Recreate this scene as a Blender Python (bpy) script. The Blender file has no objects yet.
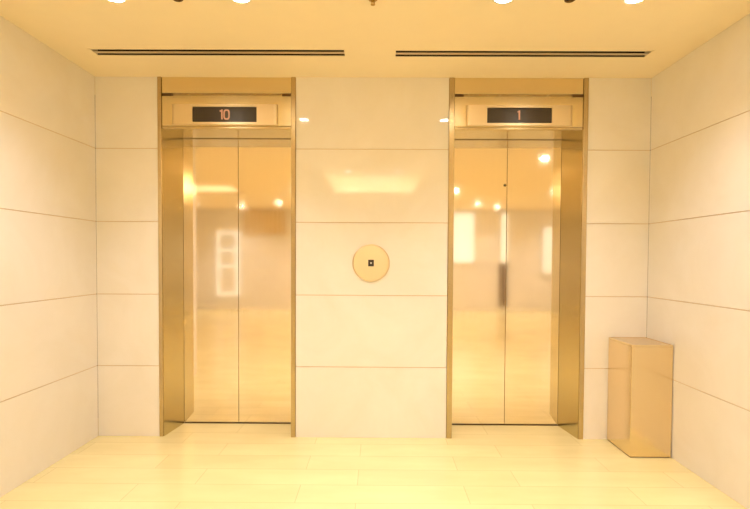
import bpy, bmesh, math, random
from mathutils import Matrix, Vector
random.seed(7)
S = bpy.context.scene
C = S.collection

# ------------------------------------------------------------ materials
def nt(name):
    m = bpy.data.materials.new(name); m.use_nodes = True
    n = m.node_tree; b = n.nodes['Principled BSDF']
    return m, n, b
def L(n, a, b): n.links.new(a, b)
def coords(n, scale, kind='Object'):
    g = n.nodes.new('ShaderNodeNewGeometry')
    mp = n.nodes.new('ShaderNodeMapping'); mp.inputs['Scale'].default_value = scale
    L(n, g.outputs['Position'], mp.inputs['Vector'])
    return mp.outputs['Vector']
def noise(n, vec, sc, det=4, rough=.5, dist=0):
    t = n.nodes.new('ShaderNodeTexNoise'); t.inputs['Scale'].default_value = sc
    t.inputs['Detail'].default_value = det; t.inputs['Roughness'].default_value = rough
    t.inputs['Distortion'].default_value = dist
    L(n, vec, t.inputs['Vector']); return t
def ramp(n, fac, stops):
    r = n.nodes.new('ShaderNodeValToRGB'); e = r.color_ramp.elements
    e[0].position, e[0].color = stops[0][0], (*stops[0][1], 1)
    e[1].position, e[1].color = stops[-1][0], (*stops[-1][1], 1)
    for p, c in stops[1:-1]:
        k = e.new(p); k.color = (*c, 1)
    L(n, fac, r.inputs['Fac']); return r.outputs['Color']
def fl(n, fac, lo, hi):
    r = n.nodes.new('ShaderNodeMapRange'); r.inputs['To Min'].default_value = lo; r.inputs['To Max'].default_value = hi
    r.inputs['From Min'].default_value = .3; r.inputs['From Max'].default_value = .7
    L(n, fac, r.inputs['Value']); return r.outputs['Result']
def bump(n, b, h, strength, dist=.001):
    k = n.nodes.new('ShaderNodeBump'); k.inputs['Strength'].default_value = strength; k.inputs['Distance'].default_value = dist
    L(n, h, k.inputs['Height']); L(n, k.outputs['Normal'], b.inputs['Normal'])

def stone_mat():
    m, n, b = nt('polished cream stone')
    v = coords(n, (1, 1, 1))
    a = noise(n, v, 2.2, 6, .6, .8)
    c = ramp(n, a.outputs['Fac'], [(.3, STONE_A), (.55, STONE_B), (.75, STONE_C)])
    L(n, c, b.inputs['Base Color'])
    f = noise(n, v, 14, 4)
    L(n, fl(n, f.outputs['Fac'], .035, .07), b.inputs['Roughness'])
    w = noise(n, v, 1.3, 1)
    bump(n, b, w.outputs['Fac'], .08, .003)
    b.inputs['IOR'].default_value = 1.55
    return m
STONE_A = (.83, .785, .72); STONE_B = (.86, .82, .775); STONE_C = (.88, .845, .81)

def metal_mat(name, col, r0, r1, axis='z', bs=.08):
    m, n, b = nt(name)
    sc = {'z': (90, 90, 1.2), 'x': (1.2, 90, 90)}[axis]
    v = coords(n, sc)
    a = noise(n, v, 1.6, 3)
    lo = tuple(x * .985 for x in col)
    L(n, ramp(n, a.outputs['Fac'], [(.3, lo), (.7, col)]), b.inputs['Base Color'])
    L(n, fl(n, a.outputs['Fac'], r0, r1), b.inputs['Roughness'])
    b.inputs['Metallic'].default_value = 1
    bump(n, b, a.outputs['Fac'], bs, .0004)
    return m

def plain(name, col, rough=.5, metal=0, spec=.5, var=.04):
    m, n, b = nt(name)
    v = coords(n, (1, 1, 1)); a = noise(n, v, 9, 4)
    L(n, ramp(n, a.outputs['Fac'], [(.3, tuple(c * (1 - var) for c in col)), (.7, col)]), b.inputs['Base Color'])
    b.inputs['Roughness'].default_value = rough; b.inputs['Metallic'].default_value = metal
    b.inputs['Specular IOR Level'].default_value = spec
    return m
def glow(name, col, s):
    m, n, b = nt(name)
    b.inputs['Base Color'].default_value = (.3, .3, .3, 1)
    b.inputs['Emission Color'].default_value = (*col, 1); b.inputs['Emission Strength'].default_value = s
    return m

def floor_mat():
    m, n, b = nt('pale stone floor tiles')
    g = n.nodes.new('ShaderNodeNewGeometry')
    mp = n.nodes.new('ShaderNodeMapping'); mp.inputs['Location'].default_value = (.107, -.071, 0)
    L(n, g.outputs['Position'], mp.inputs['Vector'])
    br = n.nodes.new('ShaderNodeTexBrick')
    br.offset = .348; br.offset_frequency = 2; br.squash = 1
    br.inputs['Scale'].default_value = 1
    br.inputs['Brick Width'].default_value = .9; br.inputs['Row Height'].default_value = .206
    br.inputs['Mortar Size'].default_value = .0018; br.inputs['Mortar Smooth'].default_value = .3
    br.inputs['Color1'].default_value = (.88, .765, .415, 1)
    br.inputs['Color2'].default_value = (.84, .725, .385, 1)
    br.inputs['Mortar'].default_value = (.66, .55, .28, 1)
    L(n, mp.outputs['Vector'], br.inputs['Vector'])
    v = coords(n, (1.0, 3, 1)); a = noise(n, v, 2.2, 5)
    mx = n.nodes.new('ShaderNodeMix'); mx.data_type = 'RGBA'; mx.blend_type = 'MULTIPLY'; mx.inputs[0].default_value = 1
    L(n, br.outputs['Color'], mx.inputs[6])
    L(n, ramp(n, a.outputs['Fac'], [(.3, (.93, .92, .88)), (.7, (1, 1, 1))]), mx.inputs[7])
    L(n, mx.outputs[2], b.inputs['Base Color'])
    L(n, fl(n, a.outputs['Fac'], .16, .26), b.inputs['Roughness'])
    return m

M = dict(
    stone=stone_mat(),
    floor=floor_mat(),
    ceiling=plain('matt cream ceiling paint', (.95, .83, .60), .85, var=.015),
    door=metal_mat('satin gold door metal', (.96, .85, .71), .05, .075, 'z', .015),
    jamb=metal_mat('brushed brass jamb', (.59, .51, .30), .16, .22, 'x', .04),
    casing=metal_mat('brushed brass casing', (.57, .455, .265), .22, .28, 'z', .02),
    header=metal_mat('brushed brass header', (.80, .68, .43), .2, .25, 'x', .015),
    plate=metal_mat('satin steel face plate', (.84, .71, .50), .28, .32, 'z', .015),
    callplate=metal_mat('satin champagne call plate', (.91, .79, .60), .32, .38, 'z', .01),
    bin=metal_mat('satin gold bin metal', (.85, .70, .45), .17, .22, 'z', .015),
    dark=plain('dark void', (.03, .02, .012), .6),
    bronze=plain('dark bronze', (.16, .085, .03), .45, .6),
    screen=plain('smoked display glass', (.05, .036, .026), .25),
    grout=plain('tan joint filler', (.66, .50, .32), .8),
    white=plain('white enamel', (.85, .82, .76), .4),
    aluminium=plain('champagne aluminium', (.62, .50, .34), .4, .5),
    wood=plain('warm panelling', (.70, .55, .34), .45),
    lamp=glow('lamp glow', (1, .92, .78), 60),
    digit=glow('orange segment glow', (1, .22, .05), .3),
    ghost=glow('faint segment glow', (.35, .30, .12), .10),
    winglow=glow('lit frosted glass', (1, .88, .68), .85),
    barglow=glow('white bars with added glow', (1, .9, .72), .8),  # glow added so the white bars reflect brightly, no lamp in them
    buttonglow=glow('amber button light', (1, .75, .45), .35),
    brass=plain('aged brass', (.55, .36, .10), .35, .9),
)

# ------------------------------------------------------------ mesh helpers
def box(bm, x0, x1, y0, y1, z0, z1, bev=0):
    r = bmesh.ops.create_cube(bm, size=1)
    vs = r['verts']
    bmesh.ops.scale(bm, vec=(x1 - x0, y1 - y0, z1 - z0), verts=vs)
    bmesh.ops.translate(bm, vec=((x0 + x1) / 2, (y0 + y1) / 2, (z0 + z1) / 2), verts=vs)
    if bev:
        es = list({e for v in vs for e in v.link_edges})
        bmesh.ops.bevel(bm, geom=es, offset=bev, segments=2, affect='EDGES', profile=.5)
def prism(bm, pts, z0, z1):
    lo = [bm.verts.new((x, y, z0)) for x, y in pts]; hi = [bm.verts.new((x, y, z1)) for x, y in pts]
    k = len(pts)
    bm.faces.new(lo[::-1]); bm.faces.new(hi)
    for i in range(k): bm.faces.new((lo[i], lo[(i + 1) % k], hi[(i + 1) % k], hi[i]))
    bmesh.ops.recalc_face_normals(bm, faces=bm.faces)
def lathe(bm, prof, seg=40, mat=Matrix.Identity(4)):
    rings = []
    for r, z in prof:
        rings.append([bm.verts.new(mat @ Vector((r * math.cos(2 * math.pi * i / seg), r * math.sin(2 * math.pi * i / seg), z))) for i in range(seg)] if r > 1e-6 else [bm.verts.new(mat @ Vector((0, 0, z)))])
    for a, b in zip(rings, rings[1:]):
        for i in range(seg):
            j = (i + 1) % seg
            if len(a) == 1 and len(b) == 1: continue
            if len(a) == 1: bm.faces.new((a[0], b[i], b[j]))
            elif len(b) == 1: bm.faces.new((a[i], b[0], a[j]))
            else: bm.faces.new((a[i], b[i], b[j], a[j]))
    bmesh.ops.recalc_face_normals(bm, faces=bm.faces)
def obj(name, bm, mat, parent=None, smooth=False):
    me = bpy.data.meshes.new(name); bm.to_mesh(me); bm.free()
    me.materials.append(mat)
    if smooth:
        for p in me.polygons: p.use_smooth = True
    o = bpy.data.objects.new(name, me); C.objects.link(o)
    if parent: o.parent = parent
    return o
def thing(name, label, cat, loc, group=None):
    o = bpy.data.objects.new(name, None); C.objects.link(o); o.location = loc
    o.empty_display_size = .05
    o['label'] = label; o['category'] = cat
    if group: o['group'] = group
    return o
def struct(name, bm, mat, parent=None):
    o = obj(name, bm, mat, parent)
    if not parent: o['kind'] = 'structure'
    return o
def BM(): return bmesh.new()

# ------------------------------------------------------------ dimensions (metres)
H = 2.5; W = 3.492; XL = -1.958; XR = 1.870
YM = 2.15            # where the alcove opens into the lobby
LX0, LX1, LY = -4.7, 4.9, -5.0
PORT = [(-1.526, -.570), (.484, 1.441)]
YD = 3.781
HEAD = 2.146

# floor
bm = BM(); box(bm, LX0 - .2, LX1 + .2, LY - .2, YD + .1, -.12, 0)
struct('floor', bm, M['floor'])

# ceiling with real openings for the slots and the coffers
def ceiling():
    coff = [(-.82, .66, -2.8, 1.15), (-3.75, -2.55, -2.3, -1.1)]
    slots = [(-1.733, -.205, 3.032, 3.128), (.098, 1.632, 3.040, 3.136)]
    holes = coff + slots
    xs = sorted({LX0 - .2, LX1 + .2, *[h[0] for h in holes], *[h[1] for h in holes]})
    ys = sorted({LY - .2, YD + .1, *[h[2] for h in holes], *[h[3] for h in holes]})
    bm = BM()
    for i in range(len(xs) - 1):
        for j in range(len(ys) - 1):
            cx, cy = (xs[i] + xs[i + 1]) / 2, (ys[j] + ys[j + 1]) / 2
            if any(h[0] < cx < h[1] and h[2] < cy < h[3] for h in holes): continue
            box(bm, xs[i], xs[i + 1], ys[j], ys[j + 1], H, H + .06)
    for x0, x1, y0, y1 in coff:        # raised trays with an overhung ledge
        o = .14; t = .32
        box(bm, x0 - o, x1 + o, y0 - o, y1 + o, H + t, H + t + .05)
        box(bm, x0 - o - .05, x0 - o, y0 - o, y1 + o, H + .06, H + t)
        box(bm, x1 + o, x1 + o + .05, y0 - o, y1 + o, H + .06, H + t)
        box(bm, x0 - o, x1 + o, y0 - o - .05, y0 - o, H + .06, H + t)
        box(bm, x0 - o, x1 + o, y1 + o, y1 + o + .05, H + .06, H + t)
    struct('ceiling', bm, M['ceiling'])
    return coff, slots
coff, slots = ceiling()

# stone walls: slabs with open joints over a backing
def slabs(bm, bmk, axis, a0, a1, face, sign, z_top=H):
    """axis 'x': wall runs along x with its face at y=face; sign = direction the wall thickness goes"""
    g = .0022; t = .02; ge = .0008
    n = 5; JZ = (0, .497, .999, 1.504, 2.009, z_top)
    for k in range(n):
        z0, z1 = JZ[k] + g, JZ[k + 1] - g
        if k == 0: z0 = 0
        if k == n - 1: z1 = z_top
        lo, hi = sorted((face, face + sign * t))
        if axis == 'x': box(bm, a0 + ge, a1 - ge, lo, hi, z0, z1, .0014)
        else: box(bm, lo, hi, a0 + ge, a1 - ge, z0, z1, .0014)
    lo, hi = sorted((face + sign * .004, face + sign * (t + .12)))
    if axis == 'x': box(bmk, a0, a1, lo, hi, 0, z_top)
    else: box(bmk, lo, hi, a0, a1, 0, z_top)
def stone_wall(name, runs):
    a, k = BM(), BM()
    for r in runs: slabs(a, k, *r)
    me = bpy.data.meshes.new(name)
    na = len(a.faces); a.to_mesh(me)
    kk = bpy.data.meshes.new('tmp'); k.to_mesh(kk)
    full = BM(); full.from_mesh(me); f0 = len(full.faces); full.from_mesh(kk)
    full.faces.ensure_lookup_table()
    for i, f in enumerate(full.faces): f.material_index = 0 if i < f0 else 1
    full.to_mesh(me); full.free(); a.free(); k.free(); bpy.data.meshes.remove(kk)
    me.materials.append(M['stone']); me.materials.append(M['grout'])
    o = bpy.data.objects.new(name, me); C.objects.link(o); o['kind'] = 'structure'
    return o
stone_wall('wall_back', [('x', XL, PORT[0][0], W, 1), ('x', PORT[0][1], PORT[1][0], W, 1), ('x', PORT[1][1], XR, W, 1)])
stone_wall('wall_left', [('y', YM, W, XL, -1)])
stone_wall('wall_right', [('y', YM, W, XR, 1)])
bm = BM(); box(bm, LX0 - .1, XL - .145, YM, YM + .12, 0, H); struct('wall_alcove_left', bm, M['stone'])
bm = BM(); box(bm, XR + .145, LX1 + .1, YM, YM + .12, 0, H); struct('wall_alcove_right', bm, M['stone'])
bm = BM(); box(bm, LX0 - .12, LX0, LY, YM, 0, H); struct('wall_lobby_left', bm, M['stone'])
bm = BM(); box(bm, LX1, LX1 + .12, LY, YM, 0, H); struct('wall_lobby_right', bm, M['stone'])
bm = BM(); box(bm, LX0 - .12, LX1 + .12, LY - .15, LY, 0, H)
struct('wall_front', bm, M['stone'])

# lobby glazing seen only as reflections in the polished doors
def window(i, x0, x1, z0, z1, bars=(), mat='winglow'):
    bm = BM(); t = .045
    y0, y1 = LY, LY + .05
    box(bm, x0, x0 + t, y0, y1, z0, z1); box(bm, x1 - t, x1, y0, y1, z0, z1)
    box(bm, x0, x1, y0, y1, z1 - t, z1); box(bm, x0, x1, y0, y1, z0, z0 + t)
    for b in bars: box(bm, x0, x1, y0, y1, b - .02, b + .02)
    f = struct('window_%d' % i, bm, M['barglow' if i == 4 else 'white'])
    bm = BM(); box(bm, x0 + t, x1 - t, LY + .005, LY + .015, z0 + t, z1 - t)
    obj('pane', bm, M[mat], f)
window(1, 1.80, 2.43, 1.15, 2.46)
window(2, 3.02, 3.25, 1.15, 2.46)
window(3, 4.05, 4.40, .9, 2.1, [1.0 + .12 * k for k in range(9)])
window(4, -4.0, -3.48, .35, 1.92, [1.46, 1.06], 'stone')
bm = BM(); box(bm, -.55, -.2, LY, LY + .03, 2.18, 2.36, .01); struct('window_5', bm, M['winglow'])  # glowing block added to leave a bright lamp blob in the stone's reflection
bm = BM(); box(bm, -3.35, -2.3, LY, LY + .08, 1.87, 2.47, .01); struct('trim_1', bm, M['wood'])
bm = BM(); box(bm, 3.04, 3.2, LY, LY + .05, .1, 1.15); struct('door_1', bm, M['bronze'])

# ------------------------------------------------------------ elevators
def elevator(x0, x1, c_in, c_out, seam, b0, b1, label, keyhole):
    """x0..x1 outer casing; c_in, c_out casing inner edges; b0..b1 opening at the doors"""
    t = thing('elevator', label, 'elevator', ((x0 + x1) / 2, W, 0), 'elevators in the stone wall')
    inv = Matrix.Translation(-t.location)
    def P(name, bm, mat, parent=None, smooth=False):
        bm.transform(inv); return obj(name, bm, M[mat], parent or t, smooth)
    g = .0015
    for a, b in ((x0 + g, c_in), (c_out, x1 - g)):
        bm = BM(); box(bm, a, b, W - .006, W + .05, 0, H - .001, .0015); P('casing', bm, 'casing')
    # splayed reveals
    e = .0005
    bm = BM(); prism(bm, [(c_in, W + .05), (c_in - e, W + .002), (c_in + .003, W + .002), (b0, YD - .004), (b0 - .08, YD - .004)], 0, HEAD + .0)
    P('jamb', bm, 'jamb')
    bm = BM(); prism(bm, [(c_out, W + .05), (c_out + e, W + .002), (c_out - .003, W + .002), (b1, YD - .004), (b1 + .08, YD - .004)], 0, HEAD)
    P('jamb', bm, 'jamb')
    # soffit, fascia, shadow gap, head panel
    bm = BM(); box(bm, c_in, c_out, W + .02, YD + .03, HEAD, HEAD + .02, .001); P('soffit', bm, 'jamb')
    bm = BM(); box(bm, c_in + g, c_out - g, W + .001, W + .018, HEAD, HEAD + .018, .003); P('lower_lip', bm, 'casing')
    bm = BM(); box(bm, c_in + g, c_out - g, W + .003, W + .02, HEAD + .0195, 2.370, .002)
    P('fascia', bm, 'header')
    bm = BM(); box(bm, c_in, c_out, W + .024, W + .04, 2.365, 2.40); P('shadow_gap', bm, 'casing')
    for a, b in ((c_in + .003, c_in + .066), (c_out - .066, c_out - .003)):
        bm = BM(); box(bm, a, b, W + .008, W + .024, 2.3725, 2.3875, .001); P('gap_end_shade', bm, 'bronze')  # dark pieces added to imitate the shaded ends of the gap
    bm = BM(); box(bm, c_in + g, c_out - g, W + .003, W + .02, 2.390, H - .001, .0015); P('head_panel', bm, 'header')
    # doors and sill
    for a, b in ((b0 - .03, seam - .0014), (seam + .0014, b1 + .03)):
        bm = BM(); box(bm, a, b, YD, YD + .03, .009, HEAD - .004, .0012)
        d = P('door_panel', bm, 'door')
        if keyhole and a < seam < b + .01:
            kx, kz = seam - .016, 1.808
            rot = Matrix.Translation((kx, YD, kz)) @ Matrix.Rotation(math.pi / 2, 4, 'X')
            bm = BM(); lathe(bm, [(0, .0005), (.006, .0005), (.007, .003), (.011, .003), (.012, 0), (.012, -.002), (0, -.002)], 24, rot)
            P('keyhole_ring', bm, 'casing', d, True)
            bm = BM(); lathe(bm, [(0, .0012), (.006, .0012), (.006, .0), (0, 0)], 20, rot); P('keyhole', bm, 'dark', d)
    bm = BM(); box(bm, b0 - .03, b1 + .03, YD + .045, YD + .06, 0, HEAD); P('shaft_backing', bm, 'brass')
    bm = BM(); box(bm, b0 + .001, b1 - .001, YD - .006, YD + .045, .0006, .0045, .001); P('sill', bm, 'bronze')
    return t
elevator(*PORT[0], -1.498, -.601, -1.049, -1.463, -.640,
         'left elevator with gold double doors and brass frame, under the display reading 10', False)
elevator(*PORT[1], .521, 1.407, .963, .560, 1.366,
         'right elevator with gold double doors and brass frame, beside the metal bin', True)

def indicator(cx, kind, label):
    t = thing('floor_indicator', label, 'floor indicator', (cx, W + .003, 2.241), 'floor indicators above the elevators')
    # face plate with rolled ends, open in the middle for the screen
    hw, hh, th = .365, .07, .016
    sw, sh = .2215, .0525
    pr = []
    for s in range(9):
        a = math.pi / 2 * s / 8
        pr.append((-hw + .022 * (1 - math.cos(a)), -th * math.sin(a)))
    outline = pr + [(-x, y) for x, y in reversed(pr)]
    def slab(bm, x0, x1, z0, z1):
        pts = [p for p in outline if x0 - 1e-6 <= p[0] <= x1 + 1e-6]
        if x0 > -hw + .03: pts = [(x0, 0), (x0, -th)] + pts
        if x1 < hw - .03: pts = pts + [(x1, -th), (x1, 0)]
        prism(bm, pts, z0, z1)
    bm = BM()
    slab(bm, -hw, -sw, -hh, hh); slab(bm, sw, hw, -hh, hh)
    slab(bm, -sw, sw, -hh, -sh); slab(bm, -sw, sw, sh, hh)
    obj('face_plate', bm, M['plate'], t)
    bm = BM(); box(bm, -sw + .0005, sw - .0005, -.010, -.001, -sh + .0005, sh - .0005)
    sc = obj('screen', bm, M['screen'], t)
    y0, y1 = -.0112, -.0101
    def ring(bm, x, w, h, k):
        seg = 28; o = []; i = []
        for q in range(seg):
            a = 2 * math.pi * q / seg
            ca, sa = math.cos(a), math.sin(a)
            sx = math.copysign(abs(ca) ** .6, ca); sz = math.copysign(abs(sa) ** .6, sa)
            o.append((x + w * sx, h * sz)); i.append((x + (w - k) * sx, (h - k) * sz))
        for q in range(seg):
            r = (q + 1) % seg
            f = [bm.verts.new((a, y0, b)) for a, b in (o[q], o[r], i[r], i[q])]
            b_ = [bm.verts.new((a, y1, b)) for a, b in (o[q], o[r], i[r], i[q])]
            bm.faces.new(f); bm.faces.new(b_[::-1])
            bm.faces.new((f[0], f[1], b_[1], b_[0])); bm.faces.new((f[2], f[3], b_[3], b_[2]))
        bmesh.ops.recalc_face_normals(bm, faces=bm.faces)
    dz = .003
    if kind == '10':
        bm = BM(); box(bm, -.024, -.014, y0, y1, -.033, .035)
        prism(bm, [(-.034, y0), (-.024, y0), (-.024, y1), (-.034, y1)], .019, .030)
        obj('digit', bm, M['digit'], sc)
        bm = BM(); ring(bm, .013, .022, .035, .0095); obj('digit', bm, M['digit'], sc)
    else:
        bm = BM(); box(bm, -.006, .005, y0, y1, -.030, .034)
        prism(bm, [(-.0135, y0), (-.006, y0), (-.006, y1), (-.0135, y1)], .021, .029)
        obj('digit', bm, M['digit'], sc)
    return t
indicator(-1.0595, '10', 'left floor display showing an orange 10 on black above the elevator')
indicator(.966, '1', 'right floor display showing an orange 1 on black above the elevator')

# ------------------------------------------------------------ round call button plate
t = thing('call_button_panel', 'round gold elevator call plate with a small square black button, between the elevators', 'call button', (-.047, W, 1.224))
rx = Matrix.Rotation(math.pi / 2, 4, 'X')
bm = BM(); lathe(bm, [(0, -.001), (.1225, -.001), (.1225, .008), (.119, .0095), (0, .0095)], 72, rx); obj('face_plate', bm, M['callplate'], t)
bm = BM(); lathe(bm, [(.1232, 0), (.129, 0), (.1295, .009), (.1275, .012), (.1245, .0125), (.1232, .009), (.1232, 0)], 72, rx); obj('rim', bm, M['plate'], t, True)
bm = BM(); box(bm, -.020, .020, -.0135, -.0096, -.023, .023, .0012); bz = obj('button_bezel', bm, M['dark'], t)
bm = BM(); box(bm, -.0165, .0165, -.0155, -.0136, -.019, .019, .0008); bt = obj('button', bm, M['screen'], t)
bm = BM(); box(bm, -.0055, .0055, -.0165, -.0156, -.0055, .0055, .0004); obj('button_light', bm, M['buttonglow'], bt)

# ------------------------------------------------------------ waste bin
bx0, bx1, by0, by1, bh = 1.604, 1.865, 3.166, 3.486, .718
t = thing('waste_bin', 'tall rectangular gold metal bin standing in the right corner', 'bin', ((bx0 + bx1) / 2, (by0 + by1) / 2, 0))
hx, hy = (bx1 - bx0) / 2, (by1 - by0) / 2
bm = BM(); box(bm, -hx, hx, -hy, hy, .006, bh - .012, .0022); obj('body', bm, M['bin'], t)
bm = BM(); box(bm, -hx + .006, hx - .006, -hy + .006, hy - .006, 0, .008); obj('base', bm, M['bronze'], t)
bm = BM()
for a in ((-hx, hx, -hy, -hy + .006), (-hx, hx, hy - .006, hy), (-hx, -hx + .006, -hy + .006, hy - .006), (hx - .006, hx, -hy + .006, hy - .006)):
    box(bm, *a, bh - .0115, bh)
obj('rim', bm, M['bin'], t)
bm = BM(); box(bm, -hx + .0065, hx - .0065, -hy + .0065, hy - .0065, bh - .0115, bh - .003, .001); obj('lid', bm, M['plate'], t)

# ------------------------------------------------------------ linear slot diffusers
for (x0, x1, y0, y1), lab in zip(slots, ('long double slot air diffuser in the ceiling above the left elevator',
                                         'long double slot air diffuser in the ceiling above the right elevator')):
    cx, cy = (x0 + x1) / 2, (y0 + y1) / 2; hx, hy = (x1 - x0) / 2, (y1 - y0) / 2
    t = thing('slot_diffuser', lab, 'air vent', (cx, cy, H), 'ceiling slot diffusers')
    bm = BM(); f = .004
    box(bm, -hx - .006, hx + .006, -hy - .006, -hy + f, -.003, .0)
    box(bm, -hx - .006, hx + .006, hy - f, hy + .006, -.003, .0)
    box(bm, -hx - .006, -hx + f, -hy + f, hy - f, -.003, .0)
    box(bm, hx - f, hx + .006, -hy + f, hy - f, -.003, .0)
    obj('frame', bm, M['ceiling'], t)
    bm = BM(); box(bm, -hx + f, hx - f, -.013, .015, -.0025, .0005, .001); obj('centre_bar', bm, M['aluminium'], t)
    bm = BM()
    box(bm, -hx + .001, hx - .001, -hy + .001, hy - .001, .05, .056)
    for a in ((-hx + .0005, hx - .0005, -hy + .0005, -hy + .003), (-hx + .0005, hx - .0005, hy - .003, hy - .0005)):
        box(bm, *a, .001, .05)
    obj('plenum', bm, M['dark'], t)

# ------------------------------------------------------------ ceiling lamps
LAMP = (.95, .95, 1.0)
def spot(x, y, z, e, angle=120, blend=1.0, r=.035, parent=None):
    l = bpy.data.lights.new('lamp_light', 'SPOT'); l.energy = e; l.color = LAMP
    l.spot_size = math.radians(angle); l.spot_blend = blend; l.shadow_soft_size = r
    o = bpy.data.objects.new('lamp_light', l); C.objects.link(o)
    if parent: o.parent = parent
    o.location = (x, y, z)
def make_downlight():
    t = thing('downlight', '', 'ceiling light', (0, 0, 0))
    bm = BM(); lathe(bm, [(.0405, -.0005), (.0405, -.003), (.046, -.004), (.050, -.003), (.051, 0), (.0405, 0)], 40); obj('trim_ring', bm, M['white'], t, True)
    bm = BM(); lathe(bm, [(0, -.004), (.025, -.0035), (.040, -.001), (.040, 0), (0, 0)], 36); obj('lamp', bm, M['lamp'], t, True)
    return t
D0 = make_downlight(); first = [True]
def downlight(x, y, label, group, z=H, e=None):
    if first[0]: t = D0; first[0] = False
    else:
        t = D0.copy(); C.objects.link(t)
        for ch in D0.children:
            if ch.type != 'MESH': continue
            c = ch.copy(); C.objects.link(c); c.parent = t
    t.location = (x, y, z); t['label'] = label; t['group'] = group
    spot(0, 0, -.012, E_DOWN if e is None else e, parent=t)
    return t
E_DOWN = 32
for x, lab in ((-1.27, 'leftmost of the four bright ceiling downlights at the top edge'),
               (-.665, 'second from left of the four bright ceiling downlights'),
               (.596, 'third from left of the four bright ceiling downlights'),
               (1.222, 'rightmost of the four bright ceiling downlights at the top edge')):
    downlight(x, 2.442, lab, 'downlights in the row before the elevators', e=42)
k = 0
for x, y in ((-2.75, .9), (2.04, 1.35), (3.4, .6), (-4.0, .6), (-1.5, -1.6), (1.4, -1.6), (3.2, -1.6), (-4.1, -3.6), (-2.2, -3.6), (2.2, -3.6), (4.0, -3.6), (-3.2, -4.3), (0, -4.3), (2.8, -4.3), (-1.6, -4.3), (1.4, -4.3), (4.3, -4.3)):  # the row nearest the far wall is added to brighten it
    downlight(x, y, 'small lobby ceiling downlight seen reflected in the elevator doors or added to light the far wall', 'downlights in the lobby')
for x, y in ((-.49, .6), (.33, .6), (-.53, -2.0), (.33, -2.0)):
    downlight(x, y, 'small downlight in the raised ceiling tray, seen reflected in the stone wall', 'downlights in the ceiling tray', H + .32)

for x, lab in ((-.972, 'small dark recessed ceiling spot between the two left downlights'),
               (.915, 'small dark recessed ceiling spot between the two right downlights')):
    t = thing('recessed_spot', lab, 'ceiling spot', (x, 2.452, H), 'dark ceiling spots')
    bm = BM(); lathe(bm, [(.016, 0), (.026, 0), (.026, -.003), (.022, -.006), (.016, -.003), (.016, 0)], 32); obj('trim_ring', bm, M['bronze'], t, True)
    bm = BM(); lathe(bm, [(0, -.001), (.016, -.001), (.016, 0), (0, 0)], 24); ap = obj('aperture', bm, M['dark'], t)
    bm = BM(); lathe(bm, [(0, -.008), (.006, -.006), (.007, -.001), (0, -.001)], 20); obj('bulb', bm, M['bronze'], t, True)
t = thing('ceiling_sprinkler', 'small brass sprinkler head in the middle of the ceiling at the top edge', 'ceiling sprinkler', (-.03, 2.456, H))
bm = BM(); lathe(bm, [(0, 0), (.022, 0), (.021, -.003), (.012, -.005), (0, -.005)], 32); obj('escutcheon', bm, M['brass'], t, True)
bm = BM(); lathe(bm, [(0, -.0052), (.006, -.0052), (.006, -.014), (0, -.014)], 16)
for s in (-1, 1): box(bm, s * .008 - .0015, s * .008 + .0015, -.0015, .0015, -.024, -.0052)
obj('body', bm, M['brass'], t)
bm = BM(); lathe(bm, [(0, -.024), (.011, -.024), (.011, -.026), (0, -.026)], 20); obj('deflector', bm, M['brass'], t)

# ------------------------------------------------------------ cove lighting hidden on the tray ledges
def area(x, y, z, sx, sy, e, rx=0, ry=0):
    l = bpy.data.lights.new('cove_strip', 'AREA'); l.shape = 'RECTANGLE'; l.size = sx; l.size_y = sy
    l.energy = e; l.color = (1, .93, .84)
    o = bpy.data.objects.new('cove_strip', l); C.objects.link(o); o.location = (x, y, z); o.rotation_euler = (rx, ry, 0)
for (x0, x1, y0, y1), k in zip(coff, (1.4, .06)):
    d = .07; z = H + .075
    area((x0 + x1) / 2, y0 - d, z, x1 - x0, (.05), k * 15 * (x1 - x0), math.pi)
    area((x0 + x1) / 2, y1 + d, z, x1 - x0, .05, k * .6 * (x1 - x0), math.pi)
    area(x0 - d, (y0 + y1) / 2, z, .05, y1 - y0, k * .5 * (y1 - y0), math.pi)
    area(x1 + d, (y0 + y1) / 2, z, .05, y1 - y0, k * .5 * (y1 - y0), math.pi)

w = bpy.data.worlds.new('world'); S.world = w; w.use_nodes = True
w.node_tree.nodes['Background'].inputs[0].default_value = (1, .8, .55, 1)
w.node_tree.nodes['Background'].inputs[1].default_value = .3

# ------------------------------------------------------------ camera
yaw, pit, rol = -.0055, .0271, .0050
sy_px = 18.79
cy, sy = math.cos(yaw), math.sin(yaw)
r = Vector((cy, -sy, 0)); fwd = Vector((sy, cy, 0)); up = Vector((0, 0, 1))
d = fwd * math.cos(pit) - up * math.sin(pit)
u = up * math.cos(pit) + fwd * math.sin(pit)
r2 = r * math.cos(rol) + u * math.sin(rol)
u2 = -r * math.sin(rol) + u * math.cos(rol)
cam = bpy.data.cameras.new('camera'); co = bpy.data.objects.new('camera', cam); C.objects.link(co)
mw = Matrix((( r2.x, u2.x, -d.x, 0), (r2.y, u2.y, -d.y, 0), (r2.z, u2.z, -d.z, 1.2476), (0, 0, 0, 1)))
co.matrix_world = mw
cam.sensor_width = 36; cam.lens = 503 / 750 * 36; cam.shift_y = sy_px / 750
cam.clip_start = .05
S.camera = co

vs = S.view_settings
vs.view_transform = 'Standard'; vs.look = 'None'; vs.gamma = 1; vs.use_curve_mapping = False
vs.exposure = 0.52
S.cycles.max_bounces = 14; S.cycles.diffuse_bounces = 8; S.cycles.glossy_bounces = 6
